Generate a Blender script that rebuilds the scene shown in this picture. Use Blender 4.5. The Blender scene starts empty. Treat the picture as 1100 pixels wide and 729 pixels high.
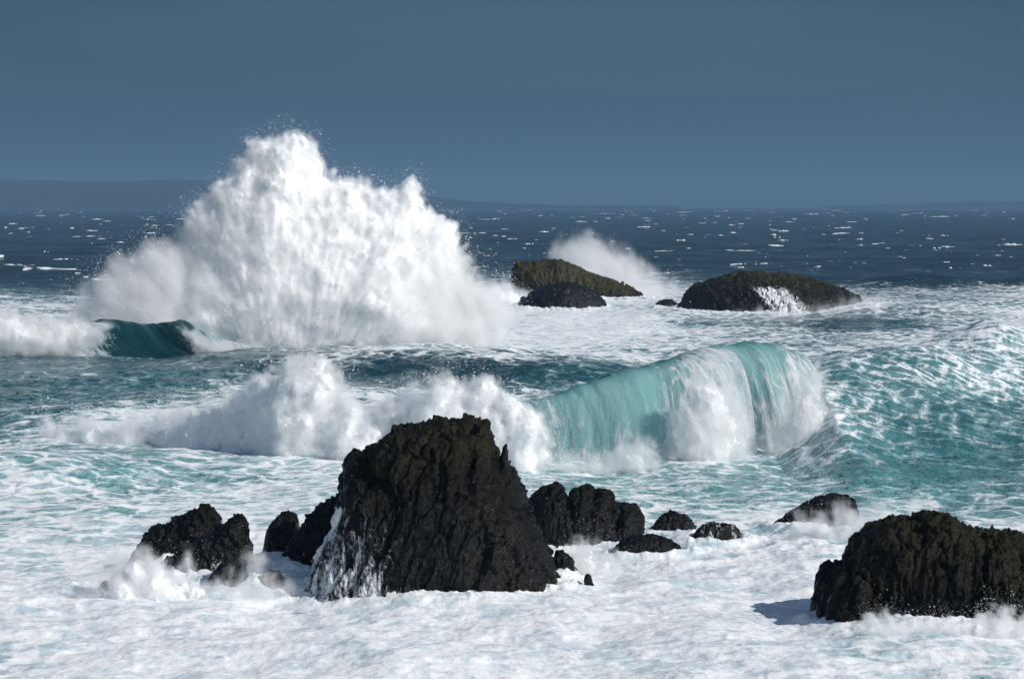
import bpy, bmesh, math, numpy as np
from mathutils import Vector
C = bpy.context.scene
COL = C.collection
rad = math.radians
F, HC, VH = 2750.0, 15.0, 220.0          # focal length in photo pixels, eye height, horizon row
def ground(u, v, z=0.0):                 # photo pixel -> point on the plane of height z
    y = (HC - z) * F / (np.asarray(v, float) - VH)
    return (np.asarray(u, float) - 550.0) * y / F, y
def at(u, v, y):                         # photo pixel at distance y -> x, z
    return (np.asarray(u, float) - 550.0) * y / F, HC - (np.asarray(v, float) - VH) * y / F

# ------------------------------------------------------------------ numpy noise
_r = np.random.default_rng(11)
_P = _r.permutation(256).astype(np.int32); _P = np.concatenate([_P, _P, _P])
_G = _r.normal(size=(256, 3)).astype(np.float32); _G /= np.linalg.norm(_G, axis=1)[:, None]
_A = _r.uniform(0, 2*np.pi, 256); _G2 = np.stack([np.cos(_A), np.sin(_A)], 1).astype(np.float32)
def perlin2(x, y):
    x = np.asarray(x, np.float32); y = np.asarray(y, np.float32)
    xi = np.floor(x); yi = np.floor(y); xf = x-xi; yf = y-yi
    xi = xi.astype(np.int32) & 255; yi = yi.astype(np.int32) & 255
    u = xf*xf*xf*(xf*(xf*6-15)+10); v = yf*yf*yf*(yf*(yf*6-15)+10)
    def g(ix, iy, fx, fy):
        h = _P[_P[ix]+iy]; return _G2[h, 0]*fx + _G2[h, 1]*fy
    x1 = xi+1; y1 = yi+1
    a = g(xi, yi, xf, yf); b = g(x1, yi, xf-1, yf); c = g(xi, y1, xf, yf-1); d = g(x1, y1, xf-1, yf-1)
    return (a+(b-a)*u) + ((c+(d-c)*u)-(a+(b-a)*u))*v
def perlin3(x, y, z):
    x, y, z = [np.asarray(q, np.float32) for q in (x, y, z)]
    xi = np.floor(x); yi = np.floor(y); zi = np.floor(z); xf = x-xi; yf = y-yi; zf = z-zi
    xi = xi.astype(np.int32) & 255; yi = yi.astype(np.int32) & 255; zi = zi.astype(np.int32) & 255
    u, v, w = [q*q*q*(q*(q*6-15)+10) for q in (xf, yf, zf)]
    def g(dx, dy, dz):
        h = _P[_P[_P[xi+dx]+yi+dy]+zi+dz]
        return _G[h, 0]*(xf-dx) + _G[h, 1]*(yf-dy) + _G[h, 2]*(zf-dz)
    a = g(0,0,0); a += (g(1,0,0)-a)*u
    b = g(0,1,0); b += (g(1,1,0)-b)*u
    c = g(0,0,1); c += (g(1,0,1)-c)*u
    d = g(0,1,1); d += (g(1,1,1)-d)*u
    a += (b-a)*v; c += (d-c)*v
    return a+(c-a)*w
def fbm2(x, y, octv=5, gain=.5, lac=2.03, ridge=False):
    s = 0; a = 1.0; t = 0
    for i in range(octv):
        n = perlin2(x*lac**i+i*17.3, y*lac**i+i*9.1)
        if ridge: n = 1-2.2*np.abs(n)
        s = s+a*n; t += a; a *= gain
    return s/t
def fbm3(x, y, z, octv=5, gain=.5, lac=2.03, ridge=False):
    s = 0; a = 1.0; t = 0
    for i in range(octv):
        n = perlin3(x*lac**i+i*17.3, y*lac**i+i*9.1, z*lac**i+i*5.7)
        if ridge: n = 1-2.2*np.abs(n)
        s = s+a*n; t += a; a *= gain
    return s/t
def voronoi3(x, y, z):                  # F1, F2, cell random, tilted cell facet
    p = np.stack([x, y, z], -1).astype(np.float32); c = np.floor(p).astype(np.int32)
    f1 = np.full(len(p), 9., np.float32); f2 = f1.copy(); idv = np.zeros(len(p), np.float32); tl = idv.copy()
    for dx in (-1,0,1):
        for dy in (-1,0,1):
            for dz in (-1,0,1):
                k = c+np.array([dx,dy,dz]); m = k & 255
                h = _P[_P[_P[m[:,0]]+m[:,1]]+m[:,2]]
                q = k+.5+.45*_G[h]
                d = np.linalg.norm(q-p, axis=1); near = d < f1
                f2 = np.where(near, f1, np.minimum(f2, d)); idv = np.where(near, h/255., idv); tl = np.where(near, ((p-q)*_G[(h*7+3) & 255]).sum(1), tl); f1 = np.where(near, d, f1)
    return f1, f2, idv, tl
def sstep(a, b, x):
    t = np.clip((x-a)/(b-a), 0, 1); return t*t*(3-2*t)
def smooth_line(pts, n, closed=False):   # evenly resampled polyline with rounded corners
    p = np.array(pts, float)
    d = np.r_[0, np.cumsum(np.linalg.norm(np.diff(p[:, :2], axis=0), axis=1))]
    t = np.linspace(0, d[-1], n)
    return np.stack([np.interp(t, d, p[:, i]) for i in range(p.shape[1])], 1)

# ------------------------------------------------------------------ object helpers
def grid_mesh(name, P, mat, attrs=None, uv=None, smooth=True, parent=None, closed_u=False):
    nr, nc = P.shape[:2]
    me = bpy.data.meshes.new(name)
    i = np.arange(nr*nc, dtype=np.int32).reshape(nr, nc)
    if closed_u: i = np.concatenate([i, i[:, :1]], 1)
    q = np.stack([i[:-1, :-1], i[:-1, 1:], i[1:, 1:], i[1:, :-1]], -1).reshape(-1, 4)
    return raw_mesh(me, P.reshape(-1, 3), q, mat, {k: a.reshape(-1) for k, a in (attrs or {}).items()}, smooth, parent)
def raw_mesh(me, co, faces, mat, attrs=None, smooth=True, parent=None):
    if isinstance(me, str): me = bpy.data.meshes.new(me)
    n, k = faces.shape
    me.vertices.add(len(co)); me.vertices.foreach_set('co', np.ascontiguousarray(co, np.float32).ravel())
    me.loops.add(n*k); me.loops.foreach_set('vertex_index', np.ascontiguousarray(faces, np.int32).ravel())
    me.polygons.add(n); me.polygons.foreach_set('loop_start', np.arange(0, n*k, k, dtype=np.int32))
    if smooth: me.polygons.foreach_set('use_smooth', np.ones(n, bool))
    for a, val in (attrs or {}).items():
        me.attributes.new(a, 'FLOAT', 'POINT').data.foreach_set('value', np.ascontiguousarray(val, np.float32).ravel())
    me.update(); me.validate()
    me.materials.append(mat)
    o = bpy.data.objects.new(me.name, me); COL.objects.link(o); o.parent = parent
    return o
def tag(o, label=None, cat=None, group=None, kind=None):
    if label: o['label'] = label
    if cat: o['category'] = cat
    if group: o['group'] = group
    if kind: o['kind'] = kind
    return o

class NT:                                # small node-tree writer
    def __init__(s, m):
        s.t = m.node_tree; s.t.nodes.clear()
    def n(s, kind, ins=None, **kw):
        x = s.t.nodes.new(kind)
        for k, v in kw.items(): setattr(x, k, v)
        for k, v in (ins or {}).items(): s.set(x.inputs[k], v)
        return x
    def set(s, sock, v):
        if isinstance(v, bpy.types.NodeSocket): s.t.links.new(v, sock)
        else: sock.default_value = v
    def math(s, op, a, b=0.0, c=None, clamp=False):
        ins = {0: a, 1: b}
        if c is not None: ins[2] = c
        return s.n('ShaderNodeMath', ins, operation=op, use_clamp=clamp).outputs[0]
    def step(s, x, a, b, lo=0.0, hi=1.0):
        return s.n('ShaderNodeMapRange', {'Value': x, 'From Min': a, 'From Max': b, 'To Min': lo, 'To Max': hi}, interpolation_type='SMOOTHSTEP').outputs[0]
    def ramp(s, x, stops):
        r = s.n('ShaderNodeValToRGB', {'Fac': x}); e = r.color_ramp.elements
        while len(e) < len(stops): e.new(.5)
        for i, (p, c) in enumerate(stops): e[i].position = p; e[i].color = (*c, 1)
        return r.outputs['Color']
    def mix(s, f, a, b):
        m = s.n('ShaderNodeMix', data_type='RGBA'); s.set(m.inputs[0], f)
        for k, v in ((6, a), (7, b)): s.set(m.inputs[k], v if isinstance(v, bpy.types.NodeSocket) else (*v, 1))
        return m.outputs[2]
    def attr(s, name): return s.n('ShaderNodeAttribute', attribute_name=name).outputs['Fac']
    def pos(s): return s.n('ShaderNodeNewGeometry').outputs['Position']
    def mapping(s, v, scale, rot=(0,0,0)):
        return s.n('ShaderNodeMapping', {'Vector': v, 'Scale': scale, 'Rotation': rot}).outputs[0]
    def noise(s, v, scale, detail=5.0, rough=.55, dist=0.0):
        return s.n('ShaderNodeTexNoise', {'Vector': v, 'Scale': scale, 'Detail': detail, 'Roughness': rough, 'Distortion': dist}).outputs['Fac']
def new_mat(name):
    m = bpy.data.materials.new(name); m.use_nodes = True; return m, NT(m)

# ------------------------------------------------------------------ materials
FOAM_HI, FOAM_LO = (.82, .83, .84), (.50, .60, .655)
def sea_material(name, streak=False):
    m, t = new_mat(name)
    foam, aer = t.attr('foam'), t.attr('aer')
    if streak:                            # flow coordinates carried on the sheet: s along the crest, w down the flow
        v = t.n('ShaderNodeCombineXYZ', {0: t.attr('s'), 1: t.attr('w'), 2: 0.0}).outputs[0]
        va = t.mapping(v, (.9, .20, 1)); vb = t.mapping(v, (1.9, .38, 1)); vf = t.mapping(v, (1.6, .5, 1))
        n1 = t.noise(va, 1.0, 5, .6, .5); n2 = t.noise(vb, 1.0, 5, .65, .3); fine = t.noise(vf, 5.0, 6, .65)
        vw = t.n('ShaderNodeVectorMath', {0: t.n('ShaderNodeTexNoise', {'Vector': vb, 'Scale': .9, 'Detail': 4.0}).outputs['Color'], 1: (1.3, 1.3, 0.0), 2: t.mapping(v, (1.5, .62, 1))}, operation='MULTIPLY_ADD').outputs[0]
        lace = t.step(t.n('ShaderNodeTexVoronoi', {'Vector': vw, 'Scale': 1.0}, feature='DISTANCE_TO_EDGE').outputs['Distance'], 0.0, .16, 1.0, 0.0)
    else:
        p = t.pos()
        n1 = t.noise(p, .34, 9, .63, .8); n2 = t.noise(t.mapping(p, (.55, 1.1, 1)), .9, 8, .66, 1.2)
        warp = t.n('ShaderNodeVectorMath', {0: p, 1: t.n('ShaderNodeTexNoise', {'Vector': p, 'Scale': .5, 'Detail': 4.0}).outputs['Color']}, operation='MULTIPLY_ADD')
        t.set(warp.inputs[1], (1.0, 1.0, 1.0)); 
        wv = t.n('ShaderNodeVectorMath', {0: t.n('ShaderNodeTexNoise', {'Vector': p, 'Scale': .6, 'Detail': 5.0}).outputs['Color'], 1: (3.0, 3.0, 0.0), 2: p}, operation='MULTIPLY_ADD').outputs[0]
        vd = t.n('ShaderNodeTexVoronoi', {'Vector': wv, 'Scale': .55}, feature='DISTANCE_TO_EDGE').outputs['Distance']
        lace = t.step(vd, 0.0, .22, 1.0, 0.0)
        fine = t.noise(p, 2.4, 7, .68, .4)
    if streak:
        nn = t.math('MULTIPLY_ADD', t.math('ADD', n1, t.math('MULTIPLY', n2, .5)), 1.25, -.94)
        l2 = t.math('MULTIPLY', t.math('SUBTRACT', lace, .3), t.step(foam, .10, .4, .10, .30))
    else:
        big = t.noise(t.mapping(p, (.8, .55, 1)), .085, 4, .55, .6)
        nn = t.math('MULTIPLY_ADD', t.math('ADD', n1, t.math('MULTIPLY_ADD', n2, .55, t.math('MULTIPLY', big, .8))), 1.25, -1.47)
        l2 = t.math('MULTIPLY', t.math('SUBTRACT', lace, .35), .30)
        sl = t.attr('slope')                       # foam drawn out into streaks where a wave back slopes away
        sv = t.n('ShaderNodeVectorMath', {0: t.n('ShaderNodeTexNoise', {'Vector': p, 'Scale': .045, 'Detail': 2.0}).outputs['Color'], 1: (4.0, 4.0, 0.0), 2: p}, operation='MULTIPLY_ADD').outputs[0]
        n3 = t.noise(t.mapping(t.mapping(sv, (1, 1, 1), (0, 0, rad(14))), (1.3, .15, .0)), 1.1, 8, .70, .25)
        nn = t.mix(t.math('MULTIPLY', sl, .62), nn, t.math('MULTIPLY_ADD', n3, 2.2, -1.1))
        nn = t.n('ShaderNodeSeparateColor', {0: nn}).outputs[0]
    calm = t.step(foam, .78, .98, 1.0, .30) if not streak else 1.0
    f = t.math('ADD', foam, t.math('MULTIPLY', t.math('ADD', nn, l2), calm))
    if not streak:                        # long wind streaks of foam on the open sea
        ws_ = t.noise(t.mapping(p, (.16, .016, 1)), 1.0, 6, .68, .6)
        far = t.step(t.n('ShaderNodeSeparateXYZ', {0: p}).outputs[1], 330., 520.)
        f = t.math('ADD', f, t.math('MULTIPLY', far, t.step(ws_, .60, .80, 0, .62)))
    mask = t.step(f, .44, .86)
    thin = t.step(f, .12, .70)                                                                      # bubbles just under the surface
    tone = t.math('ADD', t.math('MULTIPLY', fine, .85), t.math('MULTIPLY', f, .32))
    tone = t.math('ADD', tone, t.math('MULTIPLY', n1 if streak else t.noise(t.mapping(p, (.42, .85, 1)), .50, 6, .58, 1.8), 1.15))
    if not streak:
        vd2 = t.n('ShaderNodeTexVoronoi', {'Vector': wv, 'Scale': 1.9}, feature='DISTANCE_TO_EDGE').outputs['Distance']
        tone = t.math('ADD', tone, t.math('MULTIPLY', t.math('SUBTRACT', lace, .35), .30))
        tone = t.math('ADD', tone, t.math('MULTIPLY', t.step(vd2, .0, .16, 1.0, 0.0), .16))
    fcol = t.mix(t.step(tone, .98, 1.52), FOAM_LO, FOAM_HI)
    a2 = t.math('ADD', aer, t.math('MULTIPLY', t.math('SUBTRACT', n1, .5), .35), clamp=True)
    wcol = t.ramp(a2, [(0.0, (.004, .015, .032)), (.25, (.006, .038, .058)), (.5, (.020, .105, .130)), (.75, (.095, .270, .285)), (1.0, (.27, .49, .50))])
    if streak: wcol = t.ramp(a2, [(0.0, (.003, .014, .022)), (.25, (.006, .045, .060)), (.5, (.014, .110, .128)), (.75, (.075, .30, .32)), (1.0, (.36, .62, .62))])
    else: wcol = t.mix(t.math('MULTIPLY', t.step(t.noise(t.mapping(p, (.6, .35, 1)), .05, 7, .68), .35, .68), t.step(aer, .35, .0, .0, .65)), wcol, (.010, .040, .072))
    wcol = t.mix(t.math('MULTIPLY', t.math('MULTIPLY', thin, aer), .75 if not streak else .4), wcol, (.42, .58, .61))
    h = t.math('ADD', t.math('MULTIPLY', fine, .045), t.math('MULTIPLY', mask, .03))
    h = t.math('ADD', h, t.math('MULTIPLY', n2, .075))
    if not streak: h = t.math('ADD', h, t.math('MULTIPLY', t.noise(t.mapping(p, (1.0, .5, 1)), .06, 7, .66), 3.0))
    bump = t.n('ShaderNodeBump', {'Strength': .4 if streak else .8, 'Distance': 1.0, 'Height': h}).outputs[0]
    w = t.n('ShaderNodeBsdfPrincipled', {'Base Color': wcol, 'Roughness': .16, 'IOR': 1.33, 'Normal': bump})
    w.inputs['Specular IOR Level'].default_value = .18
    hf = t.math('ADD', t.math('MULTIPLY', fine, .022), t.math('MULTIPLY', t.math('ADD', n2, tone), .035))
    fbump = t.n('ShaderNodeBump', {'Strength': .7, 'Distance': 1.0, 'Height': hf}).outputs[0]
    fo = t.n('ShaderNodeBsdfDiffuse', {'Color': fcol, 'Normal': fbump}).outputs[0]
    ws = w.outputs[0]
    if streak:                            # thin sheets let light through
        tr = t.n('ShaderNodeBsdfTranslucent', {'Color': t.mix(.5, wcol, (.30, .75, .70)), 'Normal': bump}).outputs[0]
        ws = t.n('ShaderNodeMixShader', {0: t.math('MULTIPLY', aer, .5), 1: ws, 2: tr}).outputs[0]
        ft = t.n('ShaderNodeBsdfTranslucent', {'Color': fcol}).outputs[0]
        fo = t.n('ShaderNodeMixShader', {0: .35, 1: fo, 2: ft}).outputs[0]
    out = t.n('ShaderNodeMixShader', {0: mask, 1: ws, 2: fo}).outputs[0]
    t.n('ShaderNodeOutputMaterial', {'Surface': out})
    return m
M_SEA = sea_material('sea_water'); M_WAVE = sea_material('wave_water', True)

def rock_material(name, olive=.5, lift=1.0):
    m, t = new_mat(name)
    p = t.pos()
    n1 = t.noise(t.mapping(p, (1.2, 1.2, .35)), 1.0, 8, .6, .3); n2 = t.noise(p, 5.0, 8, .65)
    hi = t.attr('high')
    lich = t.step(t.math('ADD', t.math('MULTIPLY', t.math('ADD', n1, t.math('MULTIPLY', n2, .6)), .8), t.math('MULTIPLY', hi, .5)), .80, 1.10)
    base = t.mix(t.step(n2, .35, .7), tuple(lift*q for q in (.0012, .0013, .0015)), tuple(lift*q for q in (.0050, .0050, .0048)))
    col = t.mix(t.math('MULTIPLY', lich, olive), base, tuple((.6+.4*lift)*q for q in (.026, .023, .0095)))
    col = t.mix(t.math('MULTIPLY', t.step(n2, .58, .75), .22), col, (.06, .056, .045))
    h = t.math('ADD', t.math('MULTIPLY', n2, .12), t.math('MULTIPLY', n1, .25))
    bump = t.n('ShaderNodeBump', {'Strength': .9, 'Distance': 1.0, 'Height': h}).outputs[0]
    ro = t.n('ShaderNodeBsdfPrincipled', {'Base Color': col, 'Roughness': t.step(n2, .3, .7, .16, .38), 'Specular IOR Level': t.step(hi, .0, .6, .22, .09), 'Normal': bump}).outputs[0]
    wet = t.attr('wash')                   # white water running off
    st = t.noise(t.mapping(p, (2.1, 2.1, .26)), 1.0, 8, .72, .9)
    st = t.math('ADD', st, t.math('MULTIPLY', t.noise(p, 6.0, 5, .6), .25))
    mk = t.math('MULTIPLY', t.step(t.math('ADD', st, t.math('MULTIPLY', wet, .46)), .90, 1.08), t.step(wet, .02, .3))
    fo = t.n('ShaderNodeBsdfDiffuse', {'Color': (.80, .83, .86, 1), 'Normal': bump}).outputs[0]
    t.n('ShaderNodeOutputMaterial', {'Surface': t.n('ShaderNodeMixShader', {0: mk, 1: ro, 2: fo}).outputs[0]})
    return m
M_ROCK = rock_material('wet_black_rock', .65); M_ROCK_FAR = rock_material('far_green_rock', .9, 3.0)

def mist_material(name, color=(.996, .998, .999), aniso=.0):
    m, t = new_mat(name)
    v = t.n('ShaderNodeVolumePrincipled', {'Color': (*color, 1), 'Density': 1.0, 'Anisotropy': aniso})
    t.n('ShaderNodeOutputMaterial', {'Volume': v.outputs[0]})
    return m
M_MIST = mist_material('spray_mist')
m, t = new_mat('spray_drops'); M_DROP = m
d1 = t.n('ShaderNodeBsdfDiffuse', {'Color': (.93, .94, .95, 1)}).outputs[0]; d2 = t.n('ShaderNodeBsdfTranslucent', {'Color': (.93, .94, .95, 1)}).outputs[0]
t.n('ShaderNodeOutputMaterial', {'Surface': t.n('ShaderNodeMixShader', {0: .5, 1: d1, 2: d2}).outputs[0]})

# ------------------------------------------------------------------ sea surface
RV = [200, 222, 250, 280, 300, 312, 330, 348, 365, 380, 395, 412, 432, 452, 478, 508, 540, 570, 600, 640, 690, 729, 900]
FOAM = np.array([
 [3]*12, [3]*12, [3]*12,
 [4,4,4,4,4,5,5,5,5,4,5,5],
 [5,4,5,10,10,40,60,50,25,12,12,15],
 [40,25,15,40,50,70,80,70,40,45,50,60],
 [75,60,40,60,70,85,88,80,55,72,66,58],
 [80,40,30,60,70,88,92,86,55,12,50,75],
 [40,15,40,50,60,85,90,85,60,65,75,80],
 [25,20,25,50,50,50,70,80,60,60,70,80],
 [22,28,25,20,15,12,25,40,60,60,68,78],
 [20,25,22,30,30,28,30,40,60,58,64,72],
 [22,34,50,75,75,75,55,50,74,64,52,55],
 [30,70,88,92,92,90,70,60,72,66,50,42],
 [52,62,80,88,90,84,66,58,55,50,48,42],
 [62,48,55,66,65,60,48,45,42,42,40,42],
 [66,55,60,65,65,60,45,45,40,55,66,70],
 [68,70,75,80,80,75,60,65,75,80,80,82],
 [75,88,90,92,90,85,85,88,88,90,90,90],
 [90,93,94,95,93,92,92,93,93,93,93,93],
 [88,92,95,96,96,95,95,95,95,95,95,95],
 [80,90,95,97,97,97,97,97,97,97,97,97],
 [90]*12], float)/100
AER = np.array([
 [0]*12, [0]*12, [0]*12, [0]*12,
 [5,5,5,10,20,30,40,30,10,5,5,10],
 [45,30,20,30,40,50,50,50,30,25,30,40],
 [50,45,35,40,50,60,60,60,45,40,45,50],
 [45,35,35,40,50,60,65,60,45,28,45,55],
 [40,30,35,40,45,55,60,60,55,50,60,65],
 [38,35,35,35,30,30,45,55,55,55,62,65],
 [45,48,45,30,22,20,35,50,55,58,62,65],
 [45,50,48,40,35,35,40,50,55,60,62,65],
 [45,50,55,55,50,50,55,60,60,60,58,58],
 [50,60,65,65,65,65,65,65,65,60,56,55],
 [70,70,75,75,75,75,72,72,70,62,58,56],
 [78,78,78,80,80,80,80,80,75,70,66,62],
 [82,82,82,84,84,84,82,78,76,74,74,72],
 [85,85,85,88,88,88,84,80,80,80,80,80],
 [88]*12, [90]*12, [90]*12, [90]*12, [90]*12], float)/100
def table(T, u, v):
    ui = np.clip(u/100., 0, 10.999); c = ui.astype(int); fu = ui-c
    r = np.clip(np.searchsorted(RV, v)-1, 0, len(RV)-2); rv = np.array(RV, float)
    fv = np.clip((v-rv[r])/(rv[r+1]-rv[r]), 0, 1)
    return (T[r, c]*(1-fu)+T[r, c+1]*fu)*(1-fv) + (T[r+1, c]*(1-fu)+T[r+1, c+1]*fu)*fv
def swell(x, y, pts, front, back):         # pts: (u, y, height); a ridge with its own front and back widths
    p = np.array(pts, float); xs = (p[:, 0]-550)*p[:, 1]/F
    yc = np.interp(x, xs, p[:, 1]); h = np.interp(x, xs, p[:, 2])
    d = y-yc
    return h*np.where(d < 0, np.exp(-(d/front)**2), np.exp(-(d/back)**2))
def sea_height(x, y):
    near = np.clip(1-(y-300)/900., 0, 1)
    z = 0.55*near*fbm2(x/9., y/14.+3, 3) + 1.1*np.exp(-((y-185)/55)**2)*fbm2(x/15.+9, y/19.+3, 2) + .5*np.exp(-((y-95)/22)**2)*fbm2(x/6.5+2, y/9.+5, 2) + .25*np.clip(1-(y-250)/300., 0, 1)*fbm2(x/2.6, y/3.4, 4, .55)
    far = sstep(280, 420, y)*np.clip(1-(y-2500)/6000., .0, 1)
    far = far*(.35+.65*sstep(430, 560, y))
    z = z + far*(2.7*fbm2(x/60., y/38.+8, 3) + 1.2*fbm2(x/22., y/26., 2))
    z = z + swell(x, y, [(150,225,.8),(250,226,1.7),(300,226,1.9),(360,226,2.3),(450,225,2.35),(550,224,1.9),(620,223,1.2),(720,222,.3)], 10, 26)
    z = z + swell(x, y, [(812,163,0.0),(840,164,1.5),(866,166,4.0),(900,172,4.6),(960,178,4.7),(1020,188,4.8),(1062,196,5.7),(1095,199,5.0),(1200,202,4.4),(1500,205,4)], 21, 24)
    z = z + swell(x, y, [(-300,176,.5),(40,176,.6),(200,175,.7),(450,172,.8),(580,170,.5),(640,168,0)], 8, 12)
    z = z + .34*near*fbm2(x/11.+30, y/13., 2)
    z = z + swell(x, y, [(-300,140,1.3),(0,140,1.5),(90,139,1.0),(200,138,0)], 5, 8)
    z = z + .32*np.exp(-((y-111)/7)**2)*sstep(-1, 2, x)*fbm2(x/2.6+7, y/3.2, 4, .55, ridge=True)
    z = z + .55*np.exp(-((y-233)/13)**2)*fbm2(x/5.5+70, y/9., 3)
    z = z + swell(x, y, [(60,102,0),(110,101,.2),(170,100.5,.35),(260,100.5,.45),(310,101,.3),(335,101,0)], 2.6, 4.5)
    z = z + swell(x, y, [(900,470,0),(940,475,1.8),(1010,470,2.4),(1060,480,1.6),(1150,470,2.3),(1300,470,1.5)], 9, 22)
    z = z + swell(x, y, [(880,345,0),(930,350,1.0),(1050,360,1.6),(1300,370,1.6)], 12, 26)
    return z
# ------------------------------------------------------------------ rocks
FOOT = []
def rock(name, y0, sil, depth, label, group=None, e=.7, amp=.35, lean=.35, wash=None, res=(260, 130), mat=None, facet=1.0, high=(-.45, .40), push=0.0, jag=0.0, parent=None):
    """sil: photo pixels of the outline from left waterline over the top to right waterline; depth: half depth in metres."""
    s = np.array(sil, float); x, z = at(s[:, 0], s[:, 1], y0)
    zb = min(z[0], z[-1]); base = zb-1.2
    line = np.stack([np.r_[x[0]-.2, x, x[-1]+.2], np.r_[base, z, base]], 1)
    nr, nc = res
    L = smooth_line(line, nc)
    for _ in range(2): L[1:-1] = .25*L[:-2]+.5*L[1:-1]+.25*L[2:]
    cx = .5*(x[0]+x[-1]); c = np.array([cx, base])
    ph = np.linspace(-np.pi/2, np.pi/2, nr)
    if parent is None: FOOT.append((cx, y0+.3*push, .5*(x[-1]-x[0])*.97, depth*.97, (.5 if y0 < 200 else 1.0)*min(1, 1.2*depth)))
    cs = np.abs(np.cos(ph))**e; sn = np.sign(np.sin(ph))*np.abs(np.sin(ph))**e
    P = np.zeros((nr, nc, 3))
    P[..., 0] = c[0]+(L[None, :, 0]-c[0])*cs[:, None]
    P[..., 2] = c[1]+(L[None, :, 1]-c[1])*cs[:, None]
    P[..., 1] = y0+push*(1-cs[:, None])+depth*sn[:, None]
    # normals of the plain shape
    du = np.gradient(P, axis=0); dv = np.gradient(P, axis=1); N = np.cross(dv, du); N /= np.linalg.norm(N, axis=-1, keepdims=True)+1e-9
    out = P-np.array([c[0], y0, c[1]]); N *= np.sign((N*out).sum(-1, keepdims=True)+1e-9)
    X, Y, Z = [P[..., i].ravel() for i in range(3)]
    qx = X-lean*Z; qz = Z+lean*X                                      # dipping beds
    S = .4/amp
    w = fbm3(X*.5*S, Y*.5*S, Z*.5*S, 3)
    big_ = fbm3(qx*.42*S, Y*.35*S, qz*.16*S, 2)
    f1, f2, idc, tl = voronoi3(qx*.75*S+.5*w, Y*.55*S, qz*.26*S+.4*w)
    g1, g2, idg, tg = voronoi3(qx*2.1*S+.9*w, Y*1.5*S, qz*.62*S+.5*w)
    k1, k2, idk, tk = voronoi3(qx*5.2*S+1.2*w, Y*4.0*S, qz*1.5*S+.8*w)
    ribs = fbm3(qx*2.6*S+1.5*w, Y*1.2*S, qz*.30*S, 4, .6, ridge=True)
    d = amp*(1.1*big_ + facet*(.85*tl+.5*(idc-.5)) + .52*tg+.30*(idg-.5) + .22*tk+.11*(idk-.5) - .30*np.clip(1-(f2-f1)/.10, 0, 1) - .18*np.clip(1-(g2-g1)/.10, 0, 1)
             + .30*(ribs-.4) + .16*fbm3(X*4.2*S, Y*4.2*S, Z*3.2*S, 4, .6))
    d = d-.12*amp
    if jag: d = d+jag*np.maximum(0, fbm3(qx*1.1*S*.5, Y*.7, qz*.10, 3, .55, ridge=True))
    fade = np.clip((Z-base)/1.5, 0, 1)
    P = P+N*(d*fade).reshape(nr, nc)[..., None]
    zt = z.max(); rel = np.clip((P[..., 2]-zb)/(zt-zb+1e-6), 0, 1.2)
    at_ = {'high': high[0]+(high[1]-high[0])*rel}
    wz = np.zeros((nr, nc)) if wash is None else wash(550+P[..., 0]*F/P[..., 1], VH+(HC-P[..., 2])*F/P[..., 1], rel)
    at_['wash'] = wz
    o = grid_mesh(name, P, mat or M_ROCK, at_, parent=parent)
    return tag(o, label, 'rock', group) if label else o
G1 = 'dark rocks in the foreground surf'
def foot(rel, a=.0, b=.22, k=1.0): return k*(1-sstep(a, b, rel))
big = rock('sea_rock', 100, [(318,645),(330,625),(345,590),(362,560),(369,527),(371,500),(378,490),(398,486),(408,474),(425,462),(447,457),(452,453),(470,451),(500,453),(523,457),(526,470),(534,492),(546,503),(560,530),(573,560),(590,590),(603,618),(607,640),(606,655)], 4.6,
     'tallest black rock in the foreground, flat-topped and steep with white streaks running down', G1, e=.62, amp=.36, lean=.28, res=(300, 420), high=(-.25, .75),
     wash=lambda u, v, r: .40*sstep(450, 375, u)*sstep(520, 565, v) + .22*sstep(470, 440, u)*sstep(480, 530, v) + .16*sstep(560, 610, v) + .9*sstep(12, 4, np.abs(u-340+.55*(v-584)))*sstep(540, 556, v) + foot(r, 0, .07, .4))
rock('rock_spike', 98.5, [(534,512),(536,492),(541,478),(544,474),(546,480),(544,494),(548,512)], .3, None, amp=.05, res=(40, 60), e=.9, parent=big)
rock('sea_rock', 92.5, [(874,672),(876,650),(884,628),(893,612),(905,607),(914,605),(920,592),(932,580),(947,562),(960,559),(990,561),(998,554),(1010,553),(1022,560),(1030,568),(1048,571),(1072,571),(1090,578),(1110,588),(1140,600),(1165,630),(1175,668)], 3.6,
     'broad brown-black craggy rock at the lower right edge with a splash at its foot', G1, e=.6, amp=.33, lean=.10, res=(260, 420), high=(.1, .95), jag=.12,
     wash=lambda u, v, r: foot(r, 0, .16, .45))
rock('sea_rock', 104, [(140,606),(146,588),(152,577),(160,572),(166,563),(178,561),(186,555),(196,554),(206,547),(218,542),(229,545),(236,556),(236,572),(242,600)], 1.8,
     'black boulder with rounded right end, largest rock left of the tallest rock', G1, e=.8, amp=.20, lean=-.7, res=(130, 200), high=(-.3, .6), wash=lambda u, v, r: foot(r, 0, .3, .6))
rock('sea_rock', 101, [(166,618),(176,602),(184,596),(196,583),(206,585),(216,576),(230,572),(238,562),(246,559),(252,553),(263,553),(268,562),(268,574),(272,612)], 1.3,
     'jagged narrow black rock in front of the rounded left boulder, foam over its end', G1, e=.8, amp=.18, lean=-.7, res=(120, 200), wash=lambda u, v, r: .25+foot(r, .1, .55, .5))
rock('sea_rock', 98.3, [(206,640),(216,630),(226,619),(234,609),(241,600),(248,594),(255,595),(259,602),(265,616),(274,640)], .8,
     'small pointed black rock sticking out of white foam below the left boulders', G1, e=.85, amp=.09, lean=-.5, res=(90, 130), wash=lambda u, v, r: foot(r, 0, .4, .6))
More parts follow.
